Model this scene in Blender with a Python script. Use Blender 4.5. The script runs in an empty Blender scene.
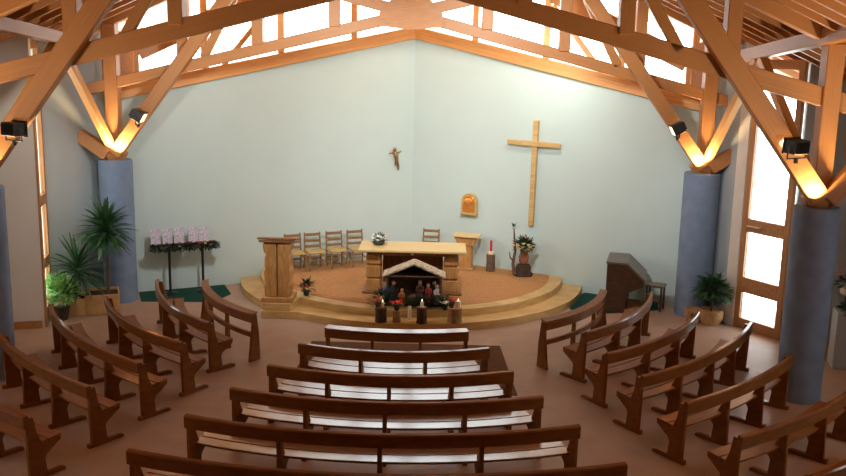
import bpy, bmesh, math, random
from mathutils import Vector, Matrix
random.seed(7)
PI = math.pi
D = bpy.data
COL = bpy.context.scene.collection
V = Vector

# ------------------------------------------------------------------ materials
def mat(name, c1, c2=None, rough=.5, scale=4, coord='Object', stretch=(1, 1, 1), metal=0, coat=0,
        coat_rough=.1, bump=0, detail=4, spec=.5, lo=.35, hi=.65, emit=None, estr=0):
    m = D.materials.new(name); m.use_nodes = True
    nt = m.node_tree; n = nt.nodes; l = nt.links
    b = n['Principled BSDF']
    b.inputs['Roughness'].default_value = rough
    b.inputs['Metallic'].default_value = metal
    b.inputs['Coat Weight'].default_value = coat
    b.inputs['Coat Roughness'].default_value = coat_rough
    b.inputs['Specular IOR Level'].default_value = spec
    b.inputs['Base Color'].default_value = (*c1, 1)
    if emit:
        b.inputs['Emission Color'].default_value = (*emit, 1); b.inputs['Emission Strength'].default_value = estr
    if c2:
        tc = n.new('ShaderNodeTexCoord'); mp = n.new('ShaderNodeMapping'); nz = n.new('ShaderNodeTexNoise'); cr = n.new('ShaderNodeValToRGB')
        mp.inputs['Scale'].default_value = stretch
        nz.inputs['Scale'].default_value = scale; nz.inputs['Detail'].default_value = detail
        cr.color_ramp.elements[0].color = (*c1, 1); cr.color_ramp.elements[1].color = (*c2, 1)
        cr.color_ramp.elements[0].position = lo; cr.color_ramp.elements[1].position = hi
        l.new(tc.outputs[coord], mp.inputs[0]); l.new(mp.outputs[0], nz.inputs['Vector'])
        l.new(nz.outputs['Fac'], cr.inputs[0]); l.new(cr.outputs[0], b.inputs['Base Color'])
        if bump:
            bp = n.new('ShaderNodeBump'); bp.inputs['Strength'].default_value = bump; bp.inputs['Distance'].default_value = .02
            l.new(nz.outputs['Fac'], bp.inputs['Height']); l.new(bp.outputs[0], b.inputs['Normal'])
    return m

def glass_mat(name):
    m = D.materials.new(name); m.use_nodes = True
    nt = m.node_tree; n = nt.nodes; l = nt.links
    n.remove(n['Principled BSDF'])
    t = n.new('ShaderNodeBsdfTransparent'); g = n.new('ShaderNodeBsdfGlossy'); x = n.new('ShaderNodeMixShader')
    t.inputs[0].default_value = (.97, .99, .98, 1); g.inputs['Roughness'].default_value = .02
    x.inputs[0].default_value = .05
    l.new(t.outputs[0], x.inputs[1]); l.new(g.outputs[0], x.inputs[2]); l.new(x.outputs[0], n['Material Output'].inputs[0])
    return m

M = dict(
    wall=mat('painted_plaster', (.54, .68, .67), (.555, .70, .69), .85, 1.6),
    wall_blue=mat('blue_grey_plaster', (.40, .47, .50), (.43, .50, .53), .85, 1.4),
    wall_white=mat('white_plaster', (.70, .68, .62), (.74, .72, .66), .85, 1.4),
    column=mat('blue_grey_render', (.15, .22, .345), (.20, .275, .415), .7, 3.5, bump=.15, detail=6),
    floor=mat('terrazzo_floor', (.385, .272, .205), (.435, .312, .24), .5, 2.2, detail=8, spec=.3),
    timber=mat('pine_beam', (.40, .17, .05), (.50, .228, .078), .5, 5, 'Generated', (1, 6, 6), detail=6, lo=.3, hi=.72),
    plate=mat('golden_pine_plate', (.58, .27, .08), (.78, .42, .15), .5, 5, 'Generated', (1, 6, 6), detail=6),
    deck=mat('pine_roof_deck', (.42, .17, .05), (.60, .28, .09), .55, 3, 'Object', (.4, 7, .4), detail=5),
    frame=mat('door_timber', (.36, .16, .055), (.48, .24, .09), .45, 4, 'Generated', (6, 6, 1)),
    pew=mat('varnished_pew_wood', (.20, .072, .015), (.25, .096, .022), .6, 4, 'Object', (1.5, 1.5, 5), coat=.5, coat_rough=.10, spec=.15, detail=6),
    pewseat=mat('varnished_seat_wood', (.22, .082, .02), (.27, .105, .028), .6, 4, 'Object', (1.5, 5, 5), coat=1, coat_rough=.15, spec=.15, detail=6),
    pewside=mat('low_sheen_seat_wood', (.25, .095, .022), (.30, .12, .032), .6, 4, 'Object', (1.5, 5, 5), coat=.35, coat_rough=.2, spec=.15),  # same seat wood, coat lowered to keep glare off the side pews
    step=mat('ash_step_wood', (.52, .34, .12), (.66, .46, .19), .4, 3, 'Object', (1, 1, 5)),
    carpet=mat('ochre_carpet', (.40, .205, .085), (.47, .25, .11), .95, 14, spec=.1),
    green=mat('dark_green_carpet', (.012, .06, .045), (.018, .08, .06), .95, 14, spec=.1),
    mat_=mat('brown_mat', (.12, .06, .034), (.15, .078, .045), .9, 20, spec=.1),
    oak=mat('honey_oak', (.38, .19, .06), (.55, .30, .10), .45, 5, 'Object', (4, 4, 1), detail=6),
    oakdark=mat('brown_oak', (.20, .085, .03), (.29, .13, .05), .45, 5, 'Object', (4, 4, 1)),
    altartop=mat('pale_altar_top', (.66, .50, .22), (.76, .60, .30), .4, 5, 'Object', (1, 5, 1)),
    chair=mat('chair_wood', (.22, .12, .045), (.30, .17, .07), .5, 6),
    straw=mat('straw_seat', (.46, .31, .10), (.54, .38, .14), .8, 30),
    organ=mat('dark_walnut', (.05, .024, .012), (.08, .04, .02), .4, 4, 'Object', (2, 2, 5)),
    organtop=mat('grey_walnut', (.11, .085, .065), (.15, .12, .09), .35, 6),
    black=mat('black_metal', (.012, .012, .014), None, .45),
    lens=mat('lamp_glass', (.8, .75, .6), None, .2, emit=(1, .8, .5), estr=2),
    puck=mat('lit_lamp_glass', (.9, .8, .6), None, .3, emit=(1, .72, .35), estr=40),
    bronze=mat('bronze', (.30, .18, .08), (.40, .26, .13), .4, 8, metal=.7),
    copper=mat('copper_gold', (.85, .33, .06), (.95, .45, .12), .32, 5, metal=.75),
    steel=mat('steel', (.6, .6, .6), None, .35, metal=.9),
    leaf=mat('dark_leaf', (.018, .075, .022), (.035, .12, .035), .45, 9),
    leafb=mat('daylit_leaf', (.22, .50, .13), (.45, .70, .32), .5, 9),  # daylight from the left door is put into this leaf colour
    leafd=mat('deep_leaf', (.012, .045, .016), (.02, .07, .025), .5, 9),
    pine=mat('fir_twig', (.012, .03, .014), (.025, .055, .022), .8, 12),
    bark=mat('bark', (.10, .065, .04), (.17, .11, .07), .9, 14, bump=.4),
    barkl=mat('light_bark', (.24, .14, .06), (.34, .2, .09), .9, 14, bump=.4),
    barkd=mat('dark_bark', (.045, .028, .018), (.08, .05, .03), .9, 14, bump=.4),
    basket=mat('wicker', (.40, .22, .09), (.56, .33, .15), .8, 22, bump=.4),
    crate=mat('planter_wood', (.50, .29, .11), (.62, .38, .16), .6, 5),
    pot=mat('dark_pot', (.03, .035, .03), (.05, .05, .045), .6, 6),
    terra=mat('terracotta', (.30, .12, .06), (.38, .16, .08), .7, 6),
    red=mat('red_petal', (.65, .015, .01), (.8, .03, .02), .5, 9),
    redwax=mat('red_wax', (.55, .02, .02), None, .4),
    cream=mat('cream_wax', (.85, .75, .55), None, .4),
    white=mat('white_petal', (.85, .82, .70), (.9, .88, .8), .6, 9),
    pink=mat('pink_petal', (.75, .40, .42), (.85, .6, .6), .6, 9),
    yellow=mat('pale_yellow_petal', (.75, .62, .25), (.85, .75, .4), .6, 9),
    paper=mat('printed_paper', (.72, .71, .80), (.30, .26, .40), .7, 9, 'Generated', (1, 1, 3), lo=.46, hi=.62),
    straw_roof=mat('frosted_thatch', (.26, .20, .12), (.62, .57, .45), .9, 22, lo=.35, hi=.6),
    blue=mat('blue_robe', (.04, .11, .35), None, .7),
    orange=mat('orange_robe', (.50, .16, .04), None, .7),
    brown=mat('brown_robe', (.14, .07, .04), None, .7),
    offwhite=mat('pale_robe', (.72, .62, .58), None, .7),
    darkr=mat('dark_robe', (.03, .025, .03), None, .7),
    redr=mat('red_robe', (.30, .03, .025), None, .7),
    skin=mat('painted_skin', (.55, .34, .23), None, .6),
    flame=mat('candle_flame', (1, .8, .4), None, .5, emit=(1, .7, .3), estr=6),
    redbrown=mat('russet_foliage', (.18, .06, .03), (.28, .10, .04), .7, 12),
    glass=glass_mat('window_glass'),
)

# ------------------------------------------------------------------ mesh builder
class MB:
    def __init__(s): s.v = []; s.f = []
    def add(s, vs, fs):
        o = len(s.v); s.v += [tuple(x) for x in vs]; s.f += [tuple(i + o for i in f) for f in fs]; return s
    def box(s, c, d, rz=0, ry=0, rx=0):
        h = [x / 2 for x in d]; R = Matrix.Rotation(rz, 3, 'Z') @ Matrix.Rotation(ry, 3, 'Y') @ Matrix.Rotation(rx, 3, 'X')
        vs = [V(c) + R @ V((sx * h[0], sy * h[1], sz * h[2])) for sx in (-1, 1) for sy in (-1, 1) for sz in (-1, 1)]
        return s.add(vs, [(0, 1, 3, 2), (4, 6, 7, 5), (0, 4, 5, 1), (2, 3, 7, 6), (0, 2, 6, 4), (1, 5, 7, 3)])
    def prism(s, poly, fa, fb):
        """poly: 2D points; fa/fb map a 2D point to the two end faces"""
        n = len(poly)
        vs = [fa(p) for p in poly] + [fb(p) for p in poly]
        fs = [tuple(range(n))[::-1], tuple(range(n, 2 * n))] + [(i, (i + 1) % n, n + (i + 1) % n, n + i) for i in range(n)]
        return s.add(vs, fs)
    def slab(s, poly, z0, z1):
        return s.prism(poly, lambda p: (p[0], p[1], z0), lambda p: (p[0], p[1], z1))
    def tube(s, pts, r, n=8, cap=True):
        pts = [V(p) for p in pts]; rs = r if isinstance(r, (list, tuple)) else [r] * len(pts)
        vs = []; fs = []
        for i, p in enumerate(pts):
            t = (pts[min(i + 1, len(pts) - 1)] - pts[max(i - 1, 0)]).normalized()
            a = V((0, 0, 1)) if abs(t.z) < .9 else V((1, 0, 0))
            u = t.cross(a).normalized(); w = t.cross(u)
            vs += [p + (u * math.cos(2 * PI * k / n) + w * math.sin(2 * PI * k / n)) * rs[i] for k in range(n)]
        for i in range(len(pts) - 1):
            for k in range(n):
                fs.append((i * n + k, i * n + (k + 1) % n, (i + 1) * n + (k + 1) % n, (i + 1) * n + k))
        if cap: fs += [tuple(range(n))[::-1], tuple(range((len(pts) - 1) * n, len(pts) * n))]
        return s.add(vs, fs)
    def lathe(s, prof, c=(0, 0, 0), n=20, sx=1, sy=1, rz=0):
        vs = []; fs = []; m = len(prof)
        for r, z in prof:
            for k in range(n):
                a = 2 * PI * k / n + rz
                vs.append((c[0] + r * sx * math.cos(a), c[1] + r * sy * math.sin(a), c[2] + z))
        for i in range(m - 1):
            for k in range(n):
                fs.append((i * n + k, i * n + (k + 1) % n, (i + 1) * n + (k + 1) % n, (i + 1) * n + k))
        fs += [tuple(range(n))[::-1], tuple(range((m - 1) * n, m * n))]
        return s.add(vs, fs)
    def ball(s, c, r, n=10, sz=1):
        return s.lathe([(max(1e-4, r * math.sin(PI * i / 8)), -r * sz * math.cos(PI * i / 8)) for i in range(9)], c, n)
    def leaf(s, base, d, L, w, droop=.5, seg=5, up=V((0, 0, 1)), fold=.15):
        """strap leaf: starts at base along d, bends down"""
        d = V(d).normalized(); p = V(base); vs = []; fs = []
        for i in range(seg + 1):
            t = i / seg
            side = d.cross(up); side = side.normalized() if side.length > 1e-3 else V((1, 0, 0))
            nrm = side.cross(d)
            ww = w * (math.sin(PI * (.12 + .86 * t)) ** .8) * .5
            vs += [p - side * ww + nrm * ww * fold * 2, p.copy(), p + side * ww + nrm * ww * fold * 2]
            d = (d + V((0, 0, -droop / seg))).normalized(); p = p + d * (L / seg)
        for i in range(seg):
            a = 3 * i; fs += [(a, a + 1, a + 4, a + 3), (a + 1, a + 2, a + 5, a + 4)]
        return s.add(vs, fs)
    def build(s, name, m, parent=None, smooth=False, bevel=0):
        me = D.meshes.new(name); me.from_pydata(s.v, [], s.f); me.update()
        if bevel or True:
            bm = bmesh.new(); bm.from_mesh(me)
            bmesh.ops.recalc_face_normals(bm, faces=bm.faces)
            if bevel:
                bmesh.ops.bevel(bm, geom=[e for e in bm.edges if e.is_manifold and e.calc_face_angle(0) > .5], offset=bevel, segments=1, affect='EDGES', clamp_overlap=True)
            bm.to_mesh(me); bm.free()
        me.materials.append(m if not isinstance(m, str) else M[m])
        if smooth:
            for p in me.polygons: p.use_smooth = True
            try: me.set_sharp_from_angle(angle=math.radians(40))
            except Exception: pass
        o = D.objects.new(name, me); COL.objects.link(o)
        if parent: o.parent = parent
        return o

def tag(o, label, cat, group=None):
    o['label'] = label; o['category'] = cat; o['kind'] = 'thing'
    if group: o['group'] = group
    return o
def thing(name, label, cat, loc=(0, 0, 0), rz=0, group=None):
    o = D.objects.new(name, None); COL.objects.link(o); o.empty_display_size = .1
    o.location = loc; o.rotation_euler = (0, 0, rz)
    return tag(o, label, cat, group)
def struct(o):
    o['kind'] = 'structure'; return o
def beam(name, p0, p1, w, h, m, parent=None, bevel=.012, up=(0, 0, 1)):
    """timber along p0-p1, local X along it; w horizontal, h in the upright plane"""
    p0 = V(p0); p1 = V(p1); x = (p1 - p0); L = x.length; x.normalize()
    upv = V(up) if abs(x.dot(V(up))) < .98 else V((0, 1, 0))
    y = upv.cross(x).normalized(); z = x.cross(y)
    o = MB().box((0, 0, 0), (L, w, h)).build(name, m, parent, bevel=bevel)
    mt = Matrix((x, y, z)).transposed().to_4x4(); mt.translation = (p0 + p1) / 2
    o.matrix_local = mt
    return o
def dup(root, loc, rz, label, group=None):
    r = root.copy(); COL.objects.link(r); r.location = loc; r.rotation_euler = (0, 0, rz); r['label'] = label
    for ch in list(root.children):
        c = ch.copy(); COL.objects.link(c); c.parent = r
        for g in list(ch.children):
            d = g.copy(); COL.objects.link(d); d.parent = c
    return r
ORD = ['first', 'second', 'third', 'fourth', 'fifth', 'sixth', 'seventh']

# ------------------------------------------------------------------ the shell
WY = lambda x: 22.25 - .5 * abs(x)              # back walls meet in a shallow V
PB = lambda x: 5.53 - .232 * abs(x)             # underside of the plate on the back walls
RB = lambda x: 8.27 - .45 * abs(x)              # underside of the main rafters
DK = lambda x: RB(x) + .30                      # underside of the roof boards
XE = 9.3; YR = -2.5

struct(MB().slab([(-XE - .3, YR - .3), (XE + .3, YR - .3), (XE + .3, 18), (0, 23), (-XE - .3, 18)], -.2, 0).build('floor', 'floor'))

def wall(name, a, b, z0, za, zb, m, th=.25, side=1):
    """upright wall whose inner face runs a->b; th is taken on the left of a->b when side=1"""
    a = V((*a, 0)); b = V((*b, 0)); d = (b - a).normalized(); n = V((-d.y, d.x, 0)) * th * side
    return struct(MB().add([a + V((0, 0, z0)), b + V((0, 0, z0)), b + V((0, 0, zb)), a + V((0, 0, za)),
                            a + n + V((0, 0, z0)), b + n + V((0, 0, z0)), b + n + V((0, 0, zb)), a + n + V((0, 0, za))],
                           [(0, 1, 2, 3), (4, 7, 6, 5), (0, 4, 5, 1), (1, 5, 6, 2), (2, 6, 7, 3), (3, 7, 4, 0)]).build(name, m))
XL = -6.25; XR = 6.1                             # where the back walls meet the side walls
wall('wall_back_left', (0, WY(0)), (XL, WY(XL)), 0, PB(0), PB(XL), 'wall', side=-1)
wall('wall_back_right', (0, WY(0)), (XR, WY(XR)), 0, PB(0), PB(XR), 'wall', side=1)
# plates that cap the back walls, and the glazing above them
for nm, s, xe in (('left', -1, XL), ('right', 1, XR)):
    o = beam('trim_plate_' + nm, (0.0 * s, WY(0) - .02, PB(0) + .13), (xe, WY(xe) - .02, PB(xe) + .13), .26, .27, 'plate'); struct(o)
gl = {}
for k, (s, xe) in enumerate(((-1, XL), (1, XR))):
    a = V((0, WY(0) + .02, 0)); b = V((xe, WY(xe) + .02, 0))
    n = V((0, .012, 0))
    q = [(a, PB(0) + .26), (b, PB(xe) + .26), (b, DK(xe)), (a, DK(0))]
    gl[s] = struct(MB().prism(q, lambda p: p[0] + V((0, 0, p[1])), lambda p: p[0] + n + V((0, 0, p[1]))).build('window_%d' % (k + 1), 'glass'))
    for x in (.03, 1.37, 2.9, 4.4, 5.75):
        x *= s
        beam('mullion', (x, WY(x) - .03, PB(x) + .26), (x, WY(x) - .03, DK(x)), .14, .14, 'plate', gl[s])
    beam('mullion', (4.05 * s, WY(4.05) - .03, PB(4.05) + .26), (3.0 * s, WY(3.0) - .03, 6.25), .13, .10, 'plate', gl[s])
    # raking board across the low end of the glazing, with a boarded panel beside the side wall
    zz = lambda x: 4.86 + .53 * (5.65 - abs(x))
    beam('raking_board', (5.62 * s, WY(5.62) - .06, zz(5.62) + .22), (2.2 * s, WY(2.2) - .06, zz(2.2) + .22), .06, .36, 'timber', gl[s])
    xa, xb = 5.60 * s, xe
    MB().prism([(xa, PB(xa) + .26), (xb, PB(xb) + .26), (xb, DK(xb) - .15), (xa, zz(xa) + .5)],
               lambda p: (p[0], WY(p[0]) - .10, p[1]), lambda p: (p[0], WY(p[0]) - .05, p[1])).build('boarded_panel', 'timber', gl[s])

# left side: grey-blue wall, door seen edge-on, white wall facing the nave
zt = 4.62
wall('wall_left_return', (XL, WY(XL)), (-6.98, 17.69), 0, DK(XL), DK(6.98), 'wall_blue', side=-1)
wall('wall_left_front', (-6.69, 16.66), (-XE, 15.95), 0, DK(6.69), DK(XE), 'wall_white', side=-1)
wall('wall_left', (-XE, 15.95), (-XE, 11.2), 0, DK(XE), DK(XE), 'wall_white', side=-1)
# right side
wall('wall_right_return', (XR, WY(XR)), (6.50, 18.14), 0, DK(XR), DK(6.5), 'wall_blue', side=1)
wall('wall_right_front', (7.20, 16.98), (XE, 16.55), 0, DK(7.2), DK(XE), 'wall_blue', side=1)
wall('wall_right', (XE, 16.55), (XE, 11.2), 0, DK(XE), DK(XE), 'wall', side=1)
for s, nm in ((-1, 'left'), (1, 'right')):       # nave side walls, outside the frame, each with a window added and sized for nave daylight
    wall('wall_nave_sill_' + nm, (s * XE, 11.2), (s * XE, 9.8), 0, 1.8, 1.8, 'wall', side=s)
    wall('wall_nave_head_' + nm, (s * XE, 11.2), (s * XE, 9.8), 3.0, DK(XE), DK(XE), 'wall', side=s)
    wall('wall_nave_rear_' + nm, (s * XE, 9.8), (s * XE, YR), 0, DK(XE), DK(XE), 'wall', side=s)
    struct(MB().box((s * (XE + .1), 10.5, 2.4), (.012, 1.4, 1.2)).build('window_%d' % (4 + (s > 0)), 'glass'))
struct(MB().prism([(-XE, 0), (XE, 0), (XE, DK(XE)), (0, DK(0)), (-XE, DK(XE))], lambda p: (p[0], YR, p[1]), lambda p: (p[0], YR - .25, p[1])).build('wall_rear', 'wall_white'))

# roof boards with common rafters below them
YB = 23.4
for s, nm in ((-1, 'left'), (1, 'right')):
    x1 = s * (XE + .35)
    c = struct(MB().prism([(0, DK(0)), (x1, DK(x1)), (x1, DK(x1) + .15), (0, DK(0) + .15)], lambda p: (p[0], YR - .4, p[1]), lambda p: (p[0], YB, p[1])).build('ceiling_' + nm, 'deck'))
    y = 5.2
    while y < 19.3:
        if abs(y - 14.02) > .25 and abs(y - 18.75) > .25:
            beam('rafter', (s * .08, y, DK(.08) - .1), (s * (XE - .03), y, DK(XE - .03) - .1), .09, .2, 'timber', c, bevel=.006)
        y += .55

# doors
def glazed_door(name, a, b, rails, top, th=.09, fw=.14, handle=None):
    a = V((*a, 0)); b = V((*b, 0)); L = (b - a).length; rz = math.atan2((b - a).y, (b - a).x)
    e = D.objects.new(name, None); COL.objects.link(e); e.location = a; e.rotation_euler = (0, 0, rz); struct(e)
    for x in (fw / 2, L - fw / 2):
        MB().box((x, 0, top / 2), (fw, th, top)).build('stile', 'frame', e, bevel=.008)
    for z0, z1 in rails:
        MB().box((L / 2, 0, (z0 + z1) / 2), (L - 2 * fw, th * .9, z1 - z0)).build('rail', 'frame', e, bevel=.008)
    for (p0, p1), (q0, q1) in zip(rails[:-1], rails[1:]):
        MB().box((L / 2, 0, (p1 + q0) / 2), (L - 2 * fw, .014, q0 - p1)).build('pane', 'glass', e)
    if handle:
        hz, hx0, hx1 = handle
        MB().tube([(hx0, .06, hz), (hx0, .10, hz), (hx1, .10, hz), (hx1, .06, hz)], .018).build('handle', 'steel', e, True)
    return e
glazed_door('door_1', (7.16, 17.06), (6.58, 17.99), [(0, .20), (.72, 1.02), (1.92, 2.18), (DK(7.2) - .3, DK(7.2) - .12)], DK(7.2) - .12, handle=(2.05, .62, .92), fw=.13)
glazed_door('door_2', (-7.0, 17.69), (-6.79, 16.74), [(0, .25), (1.0, 1.2), (2.2, 2.4), (DK(7) - .3, DK(7) - .1)], DK(7) - .1, fw=.1)
struct(MB().slab([(6.44, 18.26), (6.40, 18.17), (6.53, 17.97), (6.63, 18.04)], 0, DK(6.6) - .02).build('trim_1', 'wall_white'))
struct(MB().box((-6.70, 16.71, 2.45), (.07, .07, 4.9)).build('trim_2', 'frame'))
for nm, a, b in (('left', (-6.72, 16.62), (-XE, 15.9)),):
    a = V((*a, 0)); b = V((*b, 0)); c = (a + b) / 2
    struct(MB().box((c.x, c.y, .07), ((b - a).length, .03, .14), math.atan2((b - a).y, (b - a).x)).build('baseboard_' + nm, 'frame'))

# ------------------------------------------------------------------ columns and roof timbers
COLS = [(-5.95, 18.72, 2.95, 'left', 'far'), (5.93, 18.75, 2.95, 'right', 'far'), (-6.40, 14.02, 3.05, 'left', 'near'), (6.35, 14.02, 3.05, 'right', 'near')]
for x, y, h, sd, fn in COLS:
    r = .335 if (sd, fn) != ('right', 'far') else .36
    where = {('left', 'far'): 'behind the tall potted palm', ('right', 'far'): 'behind the leafy plant in a basket, beside the organ',
             ('left', 'near'): 'cut by the left edge, beside the white wall', ('right', 'near'): 'standing before the glazed door'}[(sd, fn)]
    t = thing('column', 'round blue-grey column ' + where, 'column', (x, y, 0), 0, 'round columns')
    MB().lathe([(r, 0), (r, h - .02), (r - .02, h)], n=40).build('shaft', 'column', t, True)
    cap = MB().lathe([(r * .6, h), (r * .78, h + .12), (r * .7, h + .16), (.02, h + .16)], n=8, rz=PI / 8).build('capital', 'timber', t)
    MB().lathe([(.07, h + .16), (.07, h + .22), (.05, h + .23)], n=14).build('uplight', 'puck', t, True)

def truss(Y, lo, sl, ch, xs, yo, label):
    """scissor truss in the plane Y"""
    t = thing('roof_truss', label, 'roof truss', (0, Y, 0), 0, 'scissor roof trusses')
    for s in (-1, 1):
        cz = lambda x: lo - sl * x
        xo = 9.22 if Y < 16 else 6.45
        beam('bottom_chord', (xo * s, 0 + .02 * s, cz(xo) + ch / 2), (-2.9 * s, .02 * s, cz(-2.9) + ch / 2), .16, ch, 'timber', t)
        xr = XE - .08
        beam('principal_rafter', (xr * s, 0, RB(xr) + .14), (0.02 * s, 0, RB(0) + .14), .2, .3, 'timber', t)
        for px in xs:
            beam('post', (px * s, 0, cz(px) + .2), (px * s, 0, RB(px) + .04), .22, .24, 'timber', t)
        cx = [c for c in COLS if abs(c[1] - Y) < .2 and (c[0] > 0) == (s > 0)][0]
        c0 = abs(cx[0])
        beam('post', (cx[0], 0, cx[2] + .15), (cx[0], 0, RB(c0) + .04), .26, .26, 'timber', t)
        z0 = cx[2] + .12; x0 = c0 - .05
        xt = (z0 + 1.33 * x0 - 8.27) / (1.33 - .45)
        beam('strut', (x0 * s, yo, z0), (xt * s, yo, RB(xt)), .2, .3 if Y < 16 else .25, 'timber', t)
        beam('web_brace', (4.1 * s, 0, cz(4.1) + .2), (3.1 * s, 0, RB(3.1) + .02), .12, .16, 'timber', t)
        if Y > 16: beam('outer_strut', (cx[0] + .08 * s, -.19, cx[2] + .12), (cx[0] + .66 * s, -.19, cx[2] + .50), .2, .26, 'timber', t)
        else: beam('outer_strut', (cx[0] + .05 * s, yo, z0), (7.75 * s, yo, RB(7.75)), .2, .28, 'timber', t)
    MB().prism([(-.16, lo + .62), (-.62, lo + .12), (-.62, lo - .14), (0, lo - .20), (.62, lo - .14), (.62, lo + .12), (.16, lo + .62)], lambda q: (q[0], -.125, q[1]), lambda q: (q[0], -.105, q[1])).build('gusset', 'timber', t)
    beam('king_post', (0, -.0, lo + .3), (0, 0, RB(0) + .02), .18, .26, 'timber', t)
    return t
truss(14.02, 6.18, .262, .28, (1.8, 3.3, 4.85), -.19, 'nearer of the two scissor roof trusses, resting on the two near columns')
truss(18.75, 5.83, .248, .22, (1.5, 3.02, 4.5), -.19, 'farther scissor roof truss, close to the altar wall')

# purlins with raking braces that rise from the column heads
for s, sd in ((-1, 'left'), (1, 'right')):
    fx = [c for c in COLS if c[3] == sd and c[4] == 'far'][0]; nx = [c for c in COLS if c[3] == sd and c[4] == 'near'][0]
    px = s * 6.2
    t = thing('purlin', 'long square purlin with raking braces along the %s side of the roof' % sd, 'roof beam', (px, 16.4, 0), 0, 'purlins under the roof')
    L = lambda x, y, z: (x - px, y - 16.4, z)
    PZ = lambda y: 5.26 - .079 * (y - 17.6)
    beam('purlin_beam', L(px, 18.55, PZ(18.55)), L(px, 12.7, PZ(12.7)), .2, .22, 'timber', t)
    beam('brace', L(fx[0], 18.72 - .12, fx[2] + .2), L(px, 16.85, PZ(16.85) - .1), .15, .15, 'plate', t)
    beam('brace', L(nx[0], 14.02 + .12, nx[2] + .2), L(px, 16.65, PZ(16.65) - .1), .15, .15, 'plate', t)

# floodlights clamped to the struts
def flood(x, y, z, aim, label):
    d = V(aim) - V((x, y, z)); rz = math.atan2(d.y, d.x) - PI / 2; el = math.atan2(d.z, V((d.x, d.y)).length)
    t = thing('floodlight', label, 'floodlight', (x, y, z), rz, 'black floodlights on the roof struts')
    h = MB().box((0, 0, 0), (.28, .2, .2)); h.box((0, .11, 0), (.32, .03, .24))
    for k in range(5): h.box((-.1 + .05 * k, -.11, 0), (.012, .05, .16))
    o = h.build('housing', 'black', t, bevel=.008); o.rotation_euler = (el, 0, 0)
    g = MB().box((0, .126, 0), (.26, .008, .17)).build('lens', 'lens', o)
    MB().tube([(-.17, 0, 0), (-.17, 0, -.17), (.17, 0, -.17), (.17, 0, 0)], .014).build('yoke', 'black', t, True)
    MB().tube([(0, 0, -.17), (0, 0, -.24)], .03).build('clamp', 'black', t, True)
    return t
FL = [(-5.62, 13.55, 3.98, (-1.6, 21.4, 3.9), 'black floodlight on the strut at the left edge'),
      (5.78, 13.55, 3.98, (2.3, 21.0, 4.7), 'black floodlight on the strut above the column at the glazed door'),
      (-5.32, 18.30, 3.88, (0, 18.6, 1.0), 'black floodlight on the strut above the tall potted palm'),
      (5.26, 18.30, 3.86, (0, 18.6, 1.0), 'black floodlight on the strut above the organ')]
for f in FL: flood(*f)

# ------------------------------------------------------------------ pews
def arc(A, B, sag):
    """circular arc from A to B bulging away from the altar by sag; returns centre, radius, start angle, end angle"""
    A = V(A); B = V(B); d = B - A; L = d.length; d.normalize(); n = V((-d.y, d.x))
    altar = V((0, 20.5)); m = (A + B) / 2
    if (altar - m).dot(n) < 0: n = -n
    R = (L * L / 4 + sag * sag) / (2 * sag); c = m + n * (R - sag)
    a0 = math.atan2(A.y - c.y, A.x - c.x); a1 = math.atan2(B.y - c.y, B.x - c.x)
    while a1 - a0 > PI: a1 -= 2 * PI
    while a1 - a0 < -PI: a1 += 2 * PI
    return c, R, a0, a1

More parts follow.
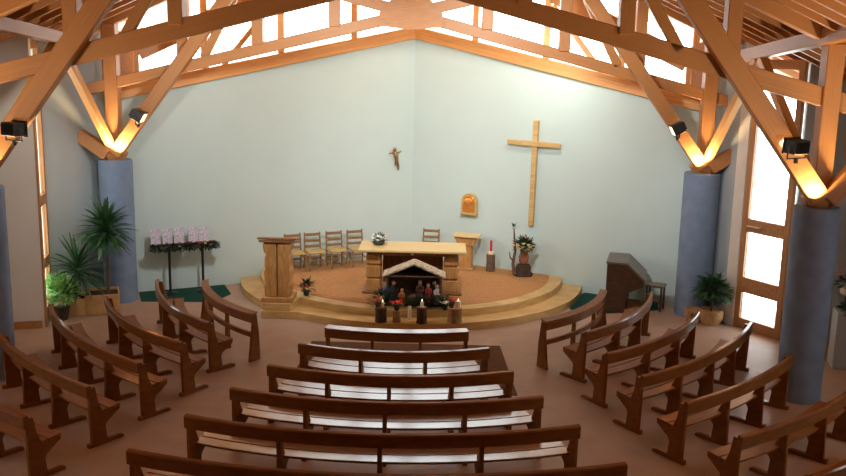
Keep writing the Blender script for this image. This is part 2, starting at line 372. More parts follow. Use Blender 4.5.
def pew(A, B, sag, nsec, label, cat, group, desk=False, name='pew', tilt=3, seatm='pewside'):
    c, R, a0, a1 = arc(A, B, sag)
    am = (a0 + a1) / 2; org = c + V((math.cos(am), math.sin(am))) * R
    t = thing(name, label, cat, (org.x, org.y, 0), am + PI / 2, group)
    inv = Matrix.Rotation(-(am + PI / 2), 2)
    def P(a, s, z):                              # angle, inward (altar side) offset, height -> local
        q = c + V((math.cos(a), math.sin(a))) * (R - s) - org; q = inv @ q
        return V((q.x, q.y, z))
    def sweep(prof, b0, b1, n):
        m = len(prof); mb = MB(); vs = []; fs = []
        for i in range(n + 1):
            a = b0 + (b1 - b0) * i / n
            vs += [P(a, s, z) for s, z in prof]
        for i in range(n):
            for k in range(m):
                fs.append((i * m + k, i * m + (k + 1) % m, (i + 1) * m + (k + 1) % m, (i + 1) * m + k))
        fs += [tuple(range(m))[::-1], tuple(range(n * m, n * m + m))]
        return mb.add(vs, fs)
    da = (1 if a1 > a0 else -1) / R
    N = 18
    if desk:
        tw = .09
        sweep([(-.04, .67), (.02, .67), (.02, .804), (-.04, .800)], a0, a1, N).build('top_rail', 'pew', t, bevel=.004)
        sweep([(-.05, .806), (tw, .830), (tw, .854), (-.05, .830)], a0, a1, N).build('ledge', 'pewseat' if desk == 2 else 'pewside', t, bevel=.004)
        if desk == 1:
            sweep([(0, .40), (.05, .40), (.05, .49), (0, .49)], a0, a1, N).build('middle_rail', 'pew', t, bevel=.005)
        prof = [(-.10, .0), (.14, .0), (.12, .45), (.07, .815), (0.0, .803), (-.04, .45)]
        if desk == 2: prof = [(-.02, .0), (.12, .0), (.10, .45), (.07, .80), (0.0, .80), (-.0, .45)]
        th = .05
        for k in range(nsec + 1):
            a = a0 + (a1 - a0) * k / nsec
            b = a + (da * th / 2 if k == 0 else -da * th / 2 if k == nsec else 0)
            if k in (0, nsec):
                pr = prof
            else:
                pr = [(.01, .0), (.11, .0), (.07, .80), (.02, .80)]
            o = MB().prism(pr, lambda q: P(b - da * th / 2, *q), lambda q: P(b + da * th / 2, *q)).build('end_panel' if k in (0, nsec) else 'support', 'pew', t, bevel=.005)
        return t
    sweep([(-.04, .70), (.02, .70), (.03, .845), (.015, .868), (-.03, .862), (-.045, .845)], a0, a1, N).build('back_rail', 'pew', t)
    tl = math.radians(tilt)
    for s0, s1 in ((.10, .275), (.295, .47)):
        z0 = .445 + s0 * math.tan(tl) - .01; z1 = .445 + s1 * math.tan(tl) - .01
        sweep([(s0, z0), (s1, z1), (s1, z1 + .03), (s0, z0 + .03)], a0 + da * .012, a1 - da * .012, N).build('seat_board', seatm, t, bevel=.004)
    prof = [(.01, .05), (.25, .05), (.225, .24), (.25, .29), (.455, .42), (.46, .465), (.20, .437), (.13, .60), (.09, .825), (.0, .825), (.0, .45)]
    th = .055
    for k in range(nsec + 1):
        a = a0 + (a1 - a0) * k / nsec
        b = a + (da * th / 2 if k == 0 else -da * th / 2 if k == nsec else 0)
        pr = list(prof)
        if k not in (0, nsec): pr = pr[:7] + [(.12, .60), (.07, .825), (.022, .825), (.022, .45)]
        o = MB().prism(pr, lambda q: P(b - da * th / 2, *q), lambda q: P(b + da * th / 2, *q)).build('end_panel' if k in (0, nsec) else 'support', 'pew', t, bevel=.005)
        MB().prism([(-.04, 0), (.50, 0), (.50, .04), (.44, .06), (-.04, .06)], lambda q: P(b - da * .03, *q), lambda q: P(b + da * .03, *q)).build('foot_runner', 'pew', o, bevel=.004)
    return t

CEN = [(1.15, 14.40, .17, 3), (1.43, 13.46, .31, 3), (1.715, 12.44, .33, 4), (2.03, 11.50, .38, 4), (2.37, 10.55, .43, 4), (2.725, 9.52, .46, 4)]
for i, (w, y, sg, n) in enumerate(CEN):
    if i == 0:
        pew((-w, y), (w, y), sg, n, 'low wooden prayer desk on the brown mat, fronting the centre pews before the crib', 'prayer desk', 'prayer desks facing the altar', 2, 'prayer_desk')
    else:
        lab = ['shortest centre pew, white window glare on its seat, just behind the prayer desk', 'second centre pew counted back from the prayer desk, glossy seat',
               'third centre pew counted back from the prayer desk, in mid block', 'fourth centre pew counted back from the prayer desk, second from the bottom edge',
               'nearest and widest centre pew, cut by the bottom edge of the photo'][i - 1]
        pew((-w, y), (w, y), sg, n, lab, 'pew', 'curved pews of the centre block', tilt=(0, 7.2, 5.3, 3.4, 2.0, 1)[i], seatm='pewseat')
SIDE = [((2.44, 15.06), (3.83, 17.28), .24, 3), ((3.03, 14.40), (4.68, 17.13), .25, 3), ((3.18, 13.34), (5.20, 15.83), .24, 3),
        ((3.50, 12.37), (5.94, 15.23), .25, 4), ((3.86, 11.40), (5.98, 13.49), .13, 3), ((4.22, 10.35), (6.45, 12.30), .13, 3), ((4.66, 9.33), (6.9, 11.3), .13, 3)]
LABL = ['wooden prayer desk fronting the left pews, nearest the ambo', 'left block pew just behind the prayer desk, below the sheet-music stands',
        'left block pew second behind the prayer desk, ending near the wooden planter', 'long left block pew third behind the prayer desk, ending below the bright green shrub',
        'left block pew fourth behind the prayer desk, ending by the column at the left edge', 'nearest left block pew, cut by the left edge and its aisle end in view']
LABR = ['wooden prayer desk fronting the right pews, nearest the organ', 'right block pew just behind the prayer desk, ending beside the organ stool',
        'right block pew second behind the prayer desk, ending by the leafy plant in a basket', 'long right block pew whose far top rail shines white below the glazed door',
        'right block pew ending against the column by the glazed door', 'right block pew passing in front of the near column and cut by the right edge', 'nearest right block pew, only a tip of rail at the bottom right corner']
for s, labs in ((-1, LABL), (1, LABR)):
    for i, (a, b, sg, n) in enumerate(SIDE):
        if i >= len(labs): continue
        A = (s * a[0], a[1]); B = (s * b[0], b[1])
        if i == 0: pew(A, B, sg, n, labs[i], 'prayer desk', 'prayer desks facing the altar', 1, 'prayer_desk')
        else: pew(A, B, sg, n, labs[i], 'pew', 'curved pews of the %s block' % ('left' if s < 0 else 'right'))

# ------------------------------------------------------------------ dais, carpets, mat
DC = V((.05, 20.85))
def disc(R, bump):
    pts = []
    n = 64
    for i in range(n + 1):
        a = PI + PI * i / n                    # from -x round the front to +x
        p = DC + V((math.cos(a), math.sin(a))) * R
        pts.append(p)
    # block under the ambo
    ax, ay, hw, hd = -2.52, 18.02, .36 + bump, .36 + bump
    out = []
    for p in pts:
        if abs(p.x - ax) < hw and p.y > ay - hd:
            p = V((p.x, min(p.y, ay - hd)))
        out.append(p)
    pts = [p for p in out if p.y < WY(p.x) - .01]
    def end(p, s):                              # slide to the wall
        return V((p.x, WY(p.x) - .005))
    pts = [end(pts[0], -1)] + pts + [end(pts[-1], 1)]
    pts.append(V((0, WY(0) - .005)))
    return [(p.x, p.y) for p in pts]
t = thing('altar_platform', 'two-stepped curved wooden platform with ochre carpet under the altar', 'platform', (0, 0, 0))
MB().slab(disc(3.86, .03), 0, .15).build('lower_step', 'step', t, bevel=.006)
MB().slab(disc(3.42, .0), .15, .295).build('upper_step', 'step', t, bevel=.006)
def inner(R):
    n = 56; pts = []
    for i in range(n + 1):
        a = PI + PI * i / n; p = DC + V((math.cos(a), math.sin(a))) * R
        if p.y < WY(p.x) - .02: pts.append(p)
    pts = [V((pts[0].x, WY(pts[0].x) - .01))] + pts + [V((pts[-1].x, WY(pts[-1].x) - .01)), V((0, WY(0) - .01))]
    return [(p.x, p.y) for p in pts]
MB().slab(inner(3.14), .29, .30).build('carpet', 'carpet', t)
ZT = .30
e = .01
tag(MB().slab([(-5.50, 18.62), (-5.78, 19.34), (-4.12, 20.17), (-3.80, 19.40), (-4.02, 18.73)], 0, .012).build('carpet_strip', 'green'), 'dark green carpet strip below the sheet-music stands', 'carpet', 'green carpet strips')
tag(MB().slab([(3.42, 18.85), (3.60, 19.6), (3.95, 20.26), (5.4, 19.53), (5.3, 18.95), (4.1, 18.6)], 0, .012).build('carpet_strip', 'green'), 'dark green carpet strip running under the organ', 'carpet', 'green carpet strips')
tag(MB().slab([(-1.70, 13.75), (1.92, 13.75), (1.80, 16.22), (-1.62, 16.22)], 0, .012).build('floor_mat', 'mat_'), 'dark brown floor mat under the centre prayer desk', 'mat')

# ------------------------------------------------------------------ altar and things on the dais
t = thing('altar', 'wooden altar table with a pale broad top and two block legs', 'altar', (.12, 18.88, ZT))
MB().box((0, .04, .93), (2.20, .95, .05)).build('table_top', 'altartop', t, bevel=.01)
MB().box((0, .04, .865), (1.85, .74, .08)).build('apron', 'oakdark', t, bevel=.01)
for s in (-1, 1):
    lg = MB()
    for k, (w, z0, z1) in enumerate(((.30, .06, .30), (.27, .30, .34), (.30, .34, .58), (.27, .58, .62), (.30, .62, .825))):
        lg.box((s * .80, .04, (z0 + z1) / 2), (w, .56 if w > .28 else .5, z1 - z0))
    lg.build('leg', 'oak', t, bevel=.01)
    MB().box((s * .80, .04, .03), (.46, .68, .06)).build('foot_block', 'oakdark', t, bevel=.01)
MB().box((0, .20, .48), (1.26, .06, .68)).build('back_panel', 'oakdark', t, bevel=.006)
MB().lathe([(.0001, 0), (.035, .0), (.035, .012), (.0001, .016)], n=14).build('emblem', 'altartop', t).matrix_local = Matrix.Translation((0, -.335, .865)) @ Matrix.Rotation(PI / 2, 4, 'X')

def leafball(mb, c, r, n, L, w, rnd, zs=1, droop=.3):
    for _ in range(n):
        a = rnd.uniform(0, 2 * PI); el = rnd.uniform(-.3, 1.3); q = V((math.cos(a) * math.cos(el), math.sin(a) * math.cos(el), math.sin(el) * zs))
        mb.leaf(V(c) + q * r * rnd.uniform(.2, 1), q + V((rnd.uniform(-.5, .5), rnd.uniform(-.5, .5), rnd.uniform(-.2, .5))), L * rnd.uniform(.7, 1.2), w, droop, 3)
    return mb
R_ = random.Random
t = thing('flower_arrangement', 'small white and green flower arrangement on the left end of the altar top', 'flowers', (-.60, 18.98, ZT + .955))
MB().lathe([(.07, 0), (.12, .03), (.13, .07), (.10, .07)], n=16).build('bowl', 'pot', t, True)
leafball(MB(), (0, 0, .07), .12, 60, .12, .035, R_(1)).build('foliage', 'leafd', t)
b = MB(); r = R_(2)
for _ in range(8): b.ball((r.uniform(-.13, .13), r.uniform(-.1, .1), r.uniform(.1, .22)), .032, 8)
b.build('blossoms', 'white', t, True)

# ambo
t = thing('ambo', 'carved wooden ambo with a dark sloping top at the left of the platform', 'lectern', (-2.52, 18.02, .295))
MB().box((0, 0, .05), (.62, .60, .10)).build('base_block', 'oak', t, bevel=.01)
for s in (-1, 1):
    prof = [(.0, .10)]
    z = .10; k = 0
    ed = []
    for zz_, w in ((.10, .235), (.14, .27), (.34, .275), (.38, .24), (.42, .275), (.60, .285), (.66, .255), (.70, .27), (.90, .265), (.95, .235), (1.0, .28), (1.10, .30), (1.17, .30)):
        ed.append((s * w * .92, zz_))
    poly = [(s * .012, .10)] + ed + [(s * .012, 1.17)]
    MB().prism(poly, lambda p: (p[0], -.22, p[1]), lambda p: (p[0], .22, p[1])).build('carved_half', 'oak', t, bevel=.012)
MB().box((0, .02, .62), (.05, .36, 1.02)).build('core', 'oakdark', t)
MB().box((0, -.0, 1.235), (.76, .52, .04), rx=math.radians(-10)).build('reading_top', 'oakdark', t, bevel=.008)
MB().box((0, -.24, 1.225), (.70, .03, .05)).build('book_ledge', 'oakdark', t, bevel=.004)

# ladder-back chairs
def chair(loc, rz, label, m='chair'):
    t = thing('chair', label, 'chair', loc, rz, 'ladder-back chairs behind the altar')
    w = .19
    for s in (-1, 1):
        MB().tube([(s * w, .18, 0), (s * w, .18, .40), (s * w * .96, .22, .82)], [.02, .021, .017]).build('back_post', m, t, True)
        MB().tube([(s * w, -.18, 0), (s * w, -.18, .41)], [.017, .02]).build('front_leg', m, t, True)
        MB().tube([(s * w, -.18, .2), (s * w, .18, .2)], .010, 6).build('stretcher', m, t, True)
        MB().tube([(s * w, -.18, .32), (s * w, .18, .32)], .010, 6).build('stretcher', m, t, True)
    for y, z in ((-.18, .24), (-.18, .34), (.18, .22)):
        MB().tube([(-w, y, z), (w, y, z)], .010, 6).build('stretcher', m, t, True)
    for z in (.50, .62, .765):
        y = .18 + .04 * (z - .40) / .42
        MB().box((0, y, z), (2 * w - .01, .015, .065 if z > .7 else .055)).build('ladder_slat', m, t, bevel=.003)
    MB().box((0, 0, .41), (2 * w + .02, .40, .04)).build('seat', 'straw', t, bevel=.012)
    return t
ang = math.atan2(.5, 1)
ch0 = chair((-2.57, 20.46, ZT), ang, 'leftmost straw-seated ladder-back chair, half behind the ambo')
for x, lab in ((-2.15, 'second from left of four straw-seated ladder-back chairs by the wall'), (-1.68, 'third from left of four straw-seated ladder-back chairs by the wall'),
               (-1.22, 'rightmost of four straw-seated ladder-back chairs, beside the altar flowers')):
    dup(ch0, (x, WY(x) - .5, ZT), ang, lab)
dup(ch0, (.44, 21.45, ZT), -ang * .4, 'lone ladder-back chair behind the right half of the altar')

# credence table
t = thing('credence_table', 'small wooden pedestal side table below the golden tabernacle', 'side table', (1.30, 21.05, ZT), -ang * .5)
MB().box((0, 0, .80), (.62, .42, .045)).build('table_top', 'altartop', t, bevel=.008)
MB().prism([(-.17, .58), (.17, .58), (.27, .777), (-.27, .777)], lambda p: (p[0], -.15, p[1]), lambda p: (p[0], .15, p[1])).build('corbel', 'oak', t, bevel=.008)
MB().box((0, 0, .31), (.28, .22, .54)).build('pedestal', 'oak', t, bevel=.01)
MB().box((0, 0, .025), (.38, .30, .05)).build('foot_block', 'oak', t, bevel=.008)

def log(name, x, y, z, r, h, m, label, rnd, group=None):
    pr = [(r * 1.05, 0), (r, .05), (r * .97, h * .5), (r * 1.02, h - .015), (r * .94, h)]
    t = thing(name, label, 'log stand', (x, y, z), 0, group)
    b = MB().lathe(pr, n=14)
    b.v = [(vx * (1 + rnd.uniform(-.04, .04)), vy * (1 + rnd.uniform(-.04, .04)), vz) for vx, vy, vz in b.v]
    b.build('trunk', m, t, True)
    MB().lathe([(r * .9, h - .002), (r * .9, h + .004), (.001, h + .004)], n=14).build('cut_face', 'crate' if m != 'barkd' else 'barkl', t)
    return t
def candle(x, y, z, r, h, m, label, lit=True, group=None):
    t = thing('candle', label, 'candle', (x, y, z), 0, group)
    MB().lathe([(r, 0), (r, h - .01), (r * .8, h), (r * .3, h - .012)], n=14).build('wax', m, t, True)
    MB().tube([(0, 0, h - .014), (.002, 0, h + .012)], .003, 5).build('wick', 'black', t)
    if lit: MB().lathe([(.001, h + .008), (.007, h + .02), (.005, h + .035), (.0005, h + .05)], n=8).build('flame', 'flame', t, True)
    return t
log('log_stand', 1.86, 20.92, ZT, .10, .40, 'bark', 'log stand carrying a tall red candle beside the credence table', R_(3))
t = candle(1.86, 20.92, ZT + .405, .028, .31, 'redwax', 'tall red candle standing on the log beside the credence table', False)
MB().lathe([(.06, 0), (.06, .05), (.045, .06)], n=14).build('holder', 'cream', t, True)

# big flower arrangement on the right of the dais
t = thing('flower_vase', 'terracotta vase of pale yellow flowers below the wooden cross', 'flowers', (2.58, 20.52, ZT + .28))
MB().lathe([(.07, 0), (.11, .06), (.12, .16), (.08, .25), (.10, .30), (.08, .30)], n=18).build('vase', 'terra', t, True)
r = R_(5)
leafball(MB(), (0, -.06, .40), .24, 260, .11, .045, r, .7).build('foliage', 'leafd', t)
leafball(MB(), (.02, .03, .47), .16, 50, .10, .035, r, .8).build('russet_leaves', 'redbrown', t)
for _ in range(16):
    a = r.uniform(0, 2 * PI); q = V((math.cos(a) * r.uniform(.08, .34), -abs(math.sin(a)) * .24, r.uniform(.34, .5)))
    b = MB().ball(q, .034, 8, .6)
    for k in range(7):
        b.leaf(q, (math.cos(k * .9), math.sin(k * .9), .35), .07, .035, .1, 2)
    b.build('bloom', 'yellow', t)
t = thing('driftwood', 'gnarled dark root with upright branch beside the terracotta vase', 'driftwood', (2.46, 20.40, ZT))
MB().lathe([(.19, 0), (.20, .05), (.15, .12), (.16, .20), (.13, .27), (.02, .275)], (.12, .12, 0), 12, 1.1, .8).build('root_block', 'barkd', t, True)
MB().tube([(-.08, .04, .05), (-.13, .02, .3), (-.09, .0, .6), (-.12, .0, .9), (-.14, .0, 1.12)], [.05, .035, .028, .022, .012]).build('branch', 'bark', t, True)
leafball(MB(), (-.14, 0, 1.12), .05, 14, .09, .025, r).build('twig_tip', 'leafd', t)
MB().tube([(-.1, .02, .32), (-.2, -.02, .45), (-.22, -.04, .58)], [.022, .016, .008]).build('branch', 'bark', t, True)

# wall pieces (sit on the right / left back wall)
def wallframe(x, z):
    s = 1 if x > 0 else -1
    rz = -s * ang
    return (x, WY(x), z), rz
p, rz = wallframe(2.76, 1.40)
t = thing('wall_cross', 'large plain wooden cross on the right altar wall', 'cross', p, rz)
MB().prism([(-.06, 0), (.055, 0), (.085, 2.38), (-.04, 2.38)], lambda q: (q[0], -.09, q[1]), lambda q: (q[0], -.005, q[1])).build('upright', 'step', t, bevel=.01)
MB().prism([(-.63, 1.82), (0, 1.80), (.63, 1.80), (.63, 1.90), (0, 1.925), (-.63, 1.92)], lambda q: (q[0], -.13, q[1]), lambda q: (q[0], -.091, q[1])).build('crossbar', 'step', t, bevel=.01)

p, rz = wallframe(1.38, 1.47)
t = thing('tabernacle', 'small golden arched tabernacle set on the right altar wall', 'tabernacle', p, rz)
def archp(w, h, n=14):
    return [(-w, 0), (w, 0)] + [(w * math.cos(PI * k / n), h - w + w * math.sin(PI * k / n)) for k in range(n + 1)]
MB().prism(archp(.20, .54), lambda q: (q[0], -.10, q[1]), lambda q: (q[0], -.005, q[1])).build('arched_frame', 'step', t, bevel=.008)
A_ = archp(.15, .38)
MB().prism(A_, lambda q: (q[0], -.125, q[1] + .11), lambda q: (q[0], -.098, q[1] + .11)).build('door_panel', 'copper', t, bevel=.012)
MB().lathe([(.001, 0), (.09, .012), (.11, .0)], n=18).build('boss', 'copper', t, True).matrix_local = Matrix.Translation((0, -.122, .33)) @ Matrix.Rotation(PI / 2, 4, 'X')
MB().box((0, -.11, .06), (.36, .14, .035)).build('ledge', 'step', t, bevel=.005)

p, rz = wallframe(-.43, 2.45)
t = thing('wall_crucifix_figure', 'small bronze figure with outstretched arms on the left altar wall', 'wall figure', p, rz)
b = MB()
b.tube([(-.02, -.05, .46), (0, -.05, .38), (.01, -.06, .28), (.03, -.05, .20), (.06, -.06, .10), (.07, -.05, 0)], [.03, .055, .05, .04, .035, .02], 10)
b.ball((-.035, -.07, .49), .042, 10, 1.25)
b.tube([(-.01, -.05, .40), (-.09, -.04, .42), (-.17, -.03, .40)], [.028, .02, .014])
b.tube([(.01, -.05, .40), (.08, -.04, .41), (.15, -.03, .45)], [.028, .02, .014])
b.box((.015, -.03, .34), (.05, .05, .06))
b.build('figure', 'bronze', t, True)
MB().tube([(.0, -.012, .1), (.0, -.012, .46)], .012).build('backing', 'bronze', t)

# ------------------------------------------------------------------ nativity scene before the altar
NX, NY = .18, 17.98
t = thing('nativity_stable', 'small open wooden stable with a frosted thatch gable roof before the altar', 'nativity stable', (NX, NY, ZT))
for s in (-1, 1):
    MB().add([(0, -.26, .86), (s * .62, -.26, .60), (s * .62, .22, .60), (0, .22, .86), (0, -.26, .815), (s * .62, -.26, .555), (s * .62, .22, .555), (0, .22, .815)],
             [(0, 1, 2, 3), (4, 7, 6, 5), (0, 4, 5, 1), (1, 5, 6, 2), (2, 6, 7, 3), (3, 7, 4, 0)]).build('roof_slope', 'straw_roof', t, bevel=.012)
    for y in (-.20, .16):
        MB().tube([(s * .53, y, .03), (s * .53, y, .60)], .026, 8).build('post', 'bark', t, True)
MB().tube([(0, -.20, .03), (0, -.20, .84)], .012, 8).build('post', 'bark', t, True) if False else None
MB().box((0, .19, .36), (1.04, .02, .64)).build('back_wall', 'barkd', t)
MB().prism([(-.54, .585), (.54, .585), (0, .808)], lambda q: (q[0], .18, q[1]), lambda q: (q[0], .20, q[1])).build('gable_board', 'barkd', t)
MB().tube([(-.6, -.22, .585), (.6, -.22, .585)], .018, 8).build('tie_bar', 'bark', t, True)
MB().box((0, -.02, .015), (1.2, .5, .03)).build('ground_board', 'barkd', t)
def figurine(x, y, h, m, label, kneel=False):
    t = thing('figurine', label, 'figurine', (x, y, ZT + .03), R_(int(x * 999)).uniform(-.5, .5), 'crib figures in the stable')
    if kneel:
        pr = [(.11, 0), (.115, .04), (.085, .12), (.075, .22), (.08, .27), (.04, .30), (.025, .315)]
    else:
        pr = [(.075, 0), (.078, .03), (.06, .16), (.058, .27), (.068, .33), (.04, .365), (.025, .38)]
    k = h / (pr[-1][1] + .09)
    pr = [(r * k, z * k) for r, z in pr]
    MB().lathe(pr, n=14, sx=1, sy=.8).build('robe', m, t, True)
    zz = pr[-1][1] + .035 * k
    MB().ball((0, 0, zz), .042 * k, 10, 1.2).build('head', 'skin', t, True)
    MB().ball((0, .008, zz + .008), .046 * k, 10, 1.15).build('hood', m, t, True) if kneel else MB().ball((0, .012, zz + .015), .044 * k, 10, 1.0).build('hair', 'brown', t, True)
    b = MB()
    for s in (-1, 1):
        sh = pr[-3]
        b.tube([(s * sh[0] * .9, 0, sh[1]), (s * sh[0] * 1.0, -.045 * k, sh[1] - .09 * k), (s * .012, -.10 * k, sh[1] - .07 * k)], [.026 * k, .022 * k, .014 * k], 8)
    b.build('arms', m, t, True)
    return t
for x, y, h, m, lab, kn in ((-.36, 17.86, .40, 'blue', 'standing blue-robed crib figure at the left in the stable', False), (-.22, 17.95, .42, 'darkr', 'standing dark-robed crib figure behind the blue one', False),
                            (-.05, 17.80, .30, 'orange', 'kneeling orange-robed crib figure in front of the stable', True), (.30, 17.99, .43, 'brown', 'standing brown-robed crib figure at the middle of the stable', False),
                            (.46, 17.88, .40, 'redr', 'standing dull red crib figure right of the middle of the stable', False),
                            (.58, 18.02, .42, 'darkr', 'standing dark crib figure next to the pale one at the right', False), (.64, 17.80, .40, 'offwhite', 'standing pale-robed crib figure at the right edge of the stable', False)):
    figurine(NX - .18 + x, y, h, m, lab, kn)
t = thing('manger', 'small straw-filled manger in the middle of the stable', 'manger', (NX, 17.86, ZT + .03), .2)
for s in (-1, 1):
    MB().tube([(-.09, s * .05, 0), (-.09, -s * .05, .12)], .01, 6).build('leg', 'bark', t)
    MB().tube([(.09, s * .05, 0), (.09, -s * .05, .12)], .01, 6).build('leg', 'bark', t)
MB().box((0, 0, .10), (.24, .10, .05)).build('trough', 'bark', t)
leafball(MB(), (0, 0, .12), .08, 40, .08, .012, R_(8), .3).build('straw', 'straw', t)

# fir branches laid in front
for k, (x, y, w, lab) in enumerate(((-.44, 17.66, .24, 'dark fir greenery heaped at the left foot of the stable'), (.28, 17.62, .30, 'dark fir greenery heaped before the middle of the stable'),
                                    (.74, 17.66, .26, 'dark fir greenery heaped at the right foot of the stable'))):
    b = MB(); r = R_(20 + k)
    for _ in range(240):
        a = r.uniform(0, 2 * PI); q = V((math.cos(a) * w * r.random(), math.sin(a) * .10 * r.random(), r.uniform(.01, .20 + .1 * (k == 0))))
        b.leaf(q, (math.cos(a), math.sin(a) * .6, r.uniform(.1, .9)), .13, .022, .3, 2)
    o = b.build('fir_greenery', 'pine'); o.location = (x, y, ZT); tag(o, lab, 'greenery', 'fir greenery around the stable')

STX = 17.11; g = 'log stands before the stable'
def poinsettia(x, y, z, m, label, w=.11):
    t = thing('poinsettia', label, 'flowers', (x, y, z), 0, 'flowers before the stable')
    MB().lathe([(.04, 0), (.055, .07), (.05, .07)], n=14).build('pot', 'pot', t, True)
    r = R_(int(x * 1000)); b = MB(); c = MB()
    for k in range(14): b.leaf((0, 0, .08), (math.cos(k * 2.4), math.sin(k * 2.4), .3 + .02 * k), w * 1.0, .06, .4, 3)
    for k in range(18): c.leaf((r.uniform(-.05, .05), r.uniform(-.04, .04), .13), (math.cos(k * 2.4), math.sin(k * 2.4), .25 + .03 * k), w * .9, .055, .3, 3)
    b.build('leaves', 'leafd', t); c.build('bracts', m, t)
    return t
log('log_stand', -.42, STX, .15, .11, .28, 'barkd', 'dark log stand at the left end of the row before the stable', R_(31), g)
log('log_stand', -.12, STX + .0, .15, .075, .22, 'barkl', 'short reddish log stand under the red poinsettia', R_(32), g)
log('log_stand', .36, STX - .02, .15, .10, .31, 'barkd', 'dark log stand with a cream candle, third from the left before the stable', R_(33), g)
log('log_stand', .99, STX + .12, .15, .14, .28, 'barkl', 'thick pale log stand at the right end of the row before the stable', R_(34), g)
candle(-.39, STX, .435, .03, .10, 'cream', 'cream candle on the dark leftmost log before the stable', True, 'candles before the stable')
candle(.36, STX - .02, .465, .032, .10, 'cream', 'cream candle on the dark third log before the stable', True, 'candles before the stable')
candle(.12, 17.28, .15, .035, .27, 'cream', 'tall pale candle on the step between the two middle logs', False, 'candles before the stable')
candle(1.05, STX + .12, .435, .05, .12, 'cream', 'thick cream candle on the pale right-hand log', True, 'candles before the stable')
poinsettia(-.12, STX, .375, 'red', 'bright red poinsettia on the short log before the stable', .15)
poinsettia(.95 - .03, STX + .10, .435, 'red', 'small red poinsettia on the pale right-hand log', .08)
poinsettia(-.48, STX, .435, 'red', 'small red poinsettia on the dark leftmost log', .07)
b = poinsettia(.80, 17.50, ZT, 'white', 'small white flowering plant in the greenery at the right of the stable', .10)
t = thing('poinsettia', 'small dark potted plant with red flowers at the foot of the ambo', 'flowers', (-2.02, 18.34, .30), 0, None)
MB().lathe([(.05, 0), (.07, .10), (.06, .10)], n=14).build('pot', 'pot', t, True)
leafball(MB(), (0, 0, .16), .13, 70, .13, .045, R_(41)).build('leaves', 'leafd', t)
b = MB(); r = R_(42)
for _ in range(6): b.ball((r.uniform(-.11, .11), r.uniform(-.1, .05), r.uniform(.18, .28)), .022, 8)
b.build('bracts', 'redwax', t, True)

# ------------------------------------------------------------------ sheet-music stands by the left wall
def stand(x, off, w, nsheet, label, seed, sheetlabs):
    y = WY(x) - off
    t = thing('music_stand', label, 'display stand', (x, y, .012), ang, 'black display stands by the left wall')
    MB().lathe([(.17, 0), (.17, .015), (.05, .04), (.03, .06)], n=20).build('base', 'black', t, True)
    MB().tube([(0, 0, .05), (0, 0, 1.06)], .028, 12).build('post', 'black', t, True)
    MB().box((0, -.02, 1.075), (w, .20, .03)).build('shelf', 'black', t, bevel=.004)
    g = thing('garland', label.split(' carrying')[0].replace('black', 'dark fir') + ' garland with red berries' if False else ('dark fir garland with red and gold trim on the %s sheet stand' % ('left' if seed == 1 else 'right')),
              'garland', (x, y, 1.105), ang, 'garlands on the display stands')
    b = MB(); c = MB(); r = R_(50 + seed)
    for _ in range(360):
        px = r.uniform(-w / 2 - .02, w / 2 + .02); a = r.uniform(0, 2 * PI)
        b.leaf((px, -.135 + r.uniform(-.04, .02), r.uniform(-.13, .02)), (math.cos(a), -abs(math.sin(a)) * .5, r.uniform(-.2, .8)), .09, .04, .6, 2)
    b.build('fir_twigs', 'pine', g)
    for _ in range(9):
        MB().ball((r.uniform(-w / 2, w / 2), -.17, r.uniform(-.08, .05)), .018, 8).build('berry', 'redwax', g, True)
    if seed == 2: MB().ball((.03, -.18, .0), .03, 10).build('bauble', 'altartop', g, True)
    for k in range(nsheet):
        sw = .205; q = Matrix.Rotation(ang, 3, 'Z') @ V((-w / 2 + .11 + k * (.245 if w > .7 else .225), .022, 0))
        o = MB().box((0, 0, .16), (sw, .006, .34), rx=math.radians(-8)).build('song_sheet', 'paper')
        o.location = (x + q.x, y + q.y, 1.105); o.rotation_euler = (0, 0, ang)
        tag(o, sheetlabs[k], 'sheet', 'printed sheets on the display stands')
stand(-5.08, .42, .76, 3, 'black pedestal stand with a shelf carrying three printed sheets', 1,
      ['leftmost printed sheet on the left stand', 'middle printed sheet of the three on the left stand', 'rightmost printed sheet on the left stand'])
stand(-4.45, .42, .58, 2, 'black pedestal stand with a shelf carrying two printed sheets', 2, ['left printed sheet of the two on the right stand', 'right printed sheet of the two on the right stand'])

# ------------------------------------------------------------------ organ console and stool
t = thing('organ_console', 'dark wooden organ console with sloping roll top by the right wall', 'organ', (4.12, 18.72, .012), math.radians(-14))
side = [(0, 0), (.42, 0), (.44, .42), (.74, .58), (.76, .70), (.40, 1.02), (0, 1.02)]
for y0, y1 in ((0, .05), (.92, .97)):
    MB().prism(side, lambda p: (p[0], y0, p[1]), lambda p: (p[0], y1, p[1])).build('side_panel', 'organ', t, bevel=.008)
MB().box((.20, .485, .50), (.36, .86, .98)).build('case', 'organ', t, bevel=.006)
MB().prism([(-.02, 1.02), (-.02, 1.06), (.41, 1.06), (.79, .72), (.76, .69), (.40, 1.015)], lambda p: (p[0], -.02, p[1]), lambda p: (p[0], .99, p[1])).build('roll_top', 'organtop', t, bevel=.006)
MB().box((.58, .485, .60), (.34, .86, .06)).build('key_bed', 'black', t)
for k in range(3): MB().box((.44 + .0 * k, .485, .05 + .12 * k), (.02, .86, .03)).build('kick_board', 'organ', t)
pb = MB()
for k in range(14): pb.box((.66, .12 + .056 * k, .05), (.44, .028, .04))
pb.build('pedal_keys', 'oak', t, bevel=.004)
MB().box((.66, .485, .018), (.46, .82, .03)).build('pedal_board', 'oak', t)
t = thing('stool', 'small dark wooden stool between the organ and the column', 'stool', (5.22, 19.02, 0), -ang)
MB().box((0, 0, .53), (.38, .34, .045)).build('seat', 'organtop', t, bevel=.008)
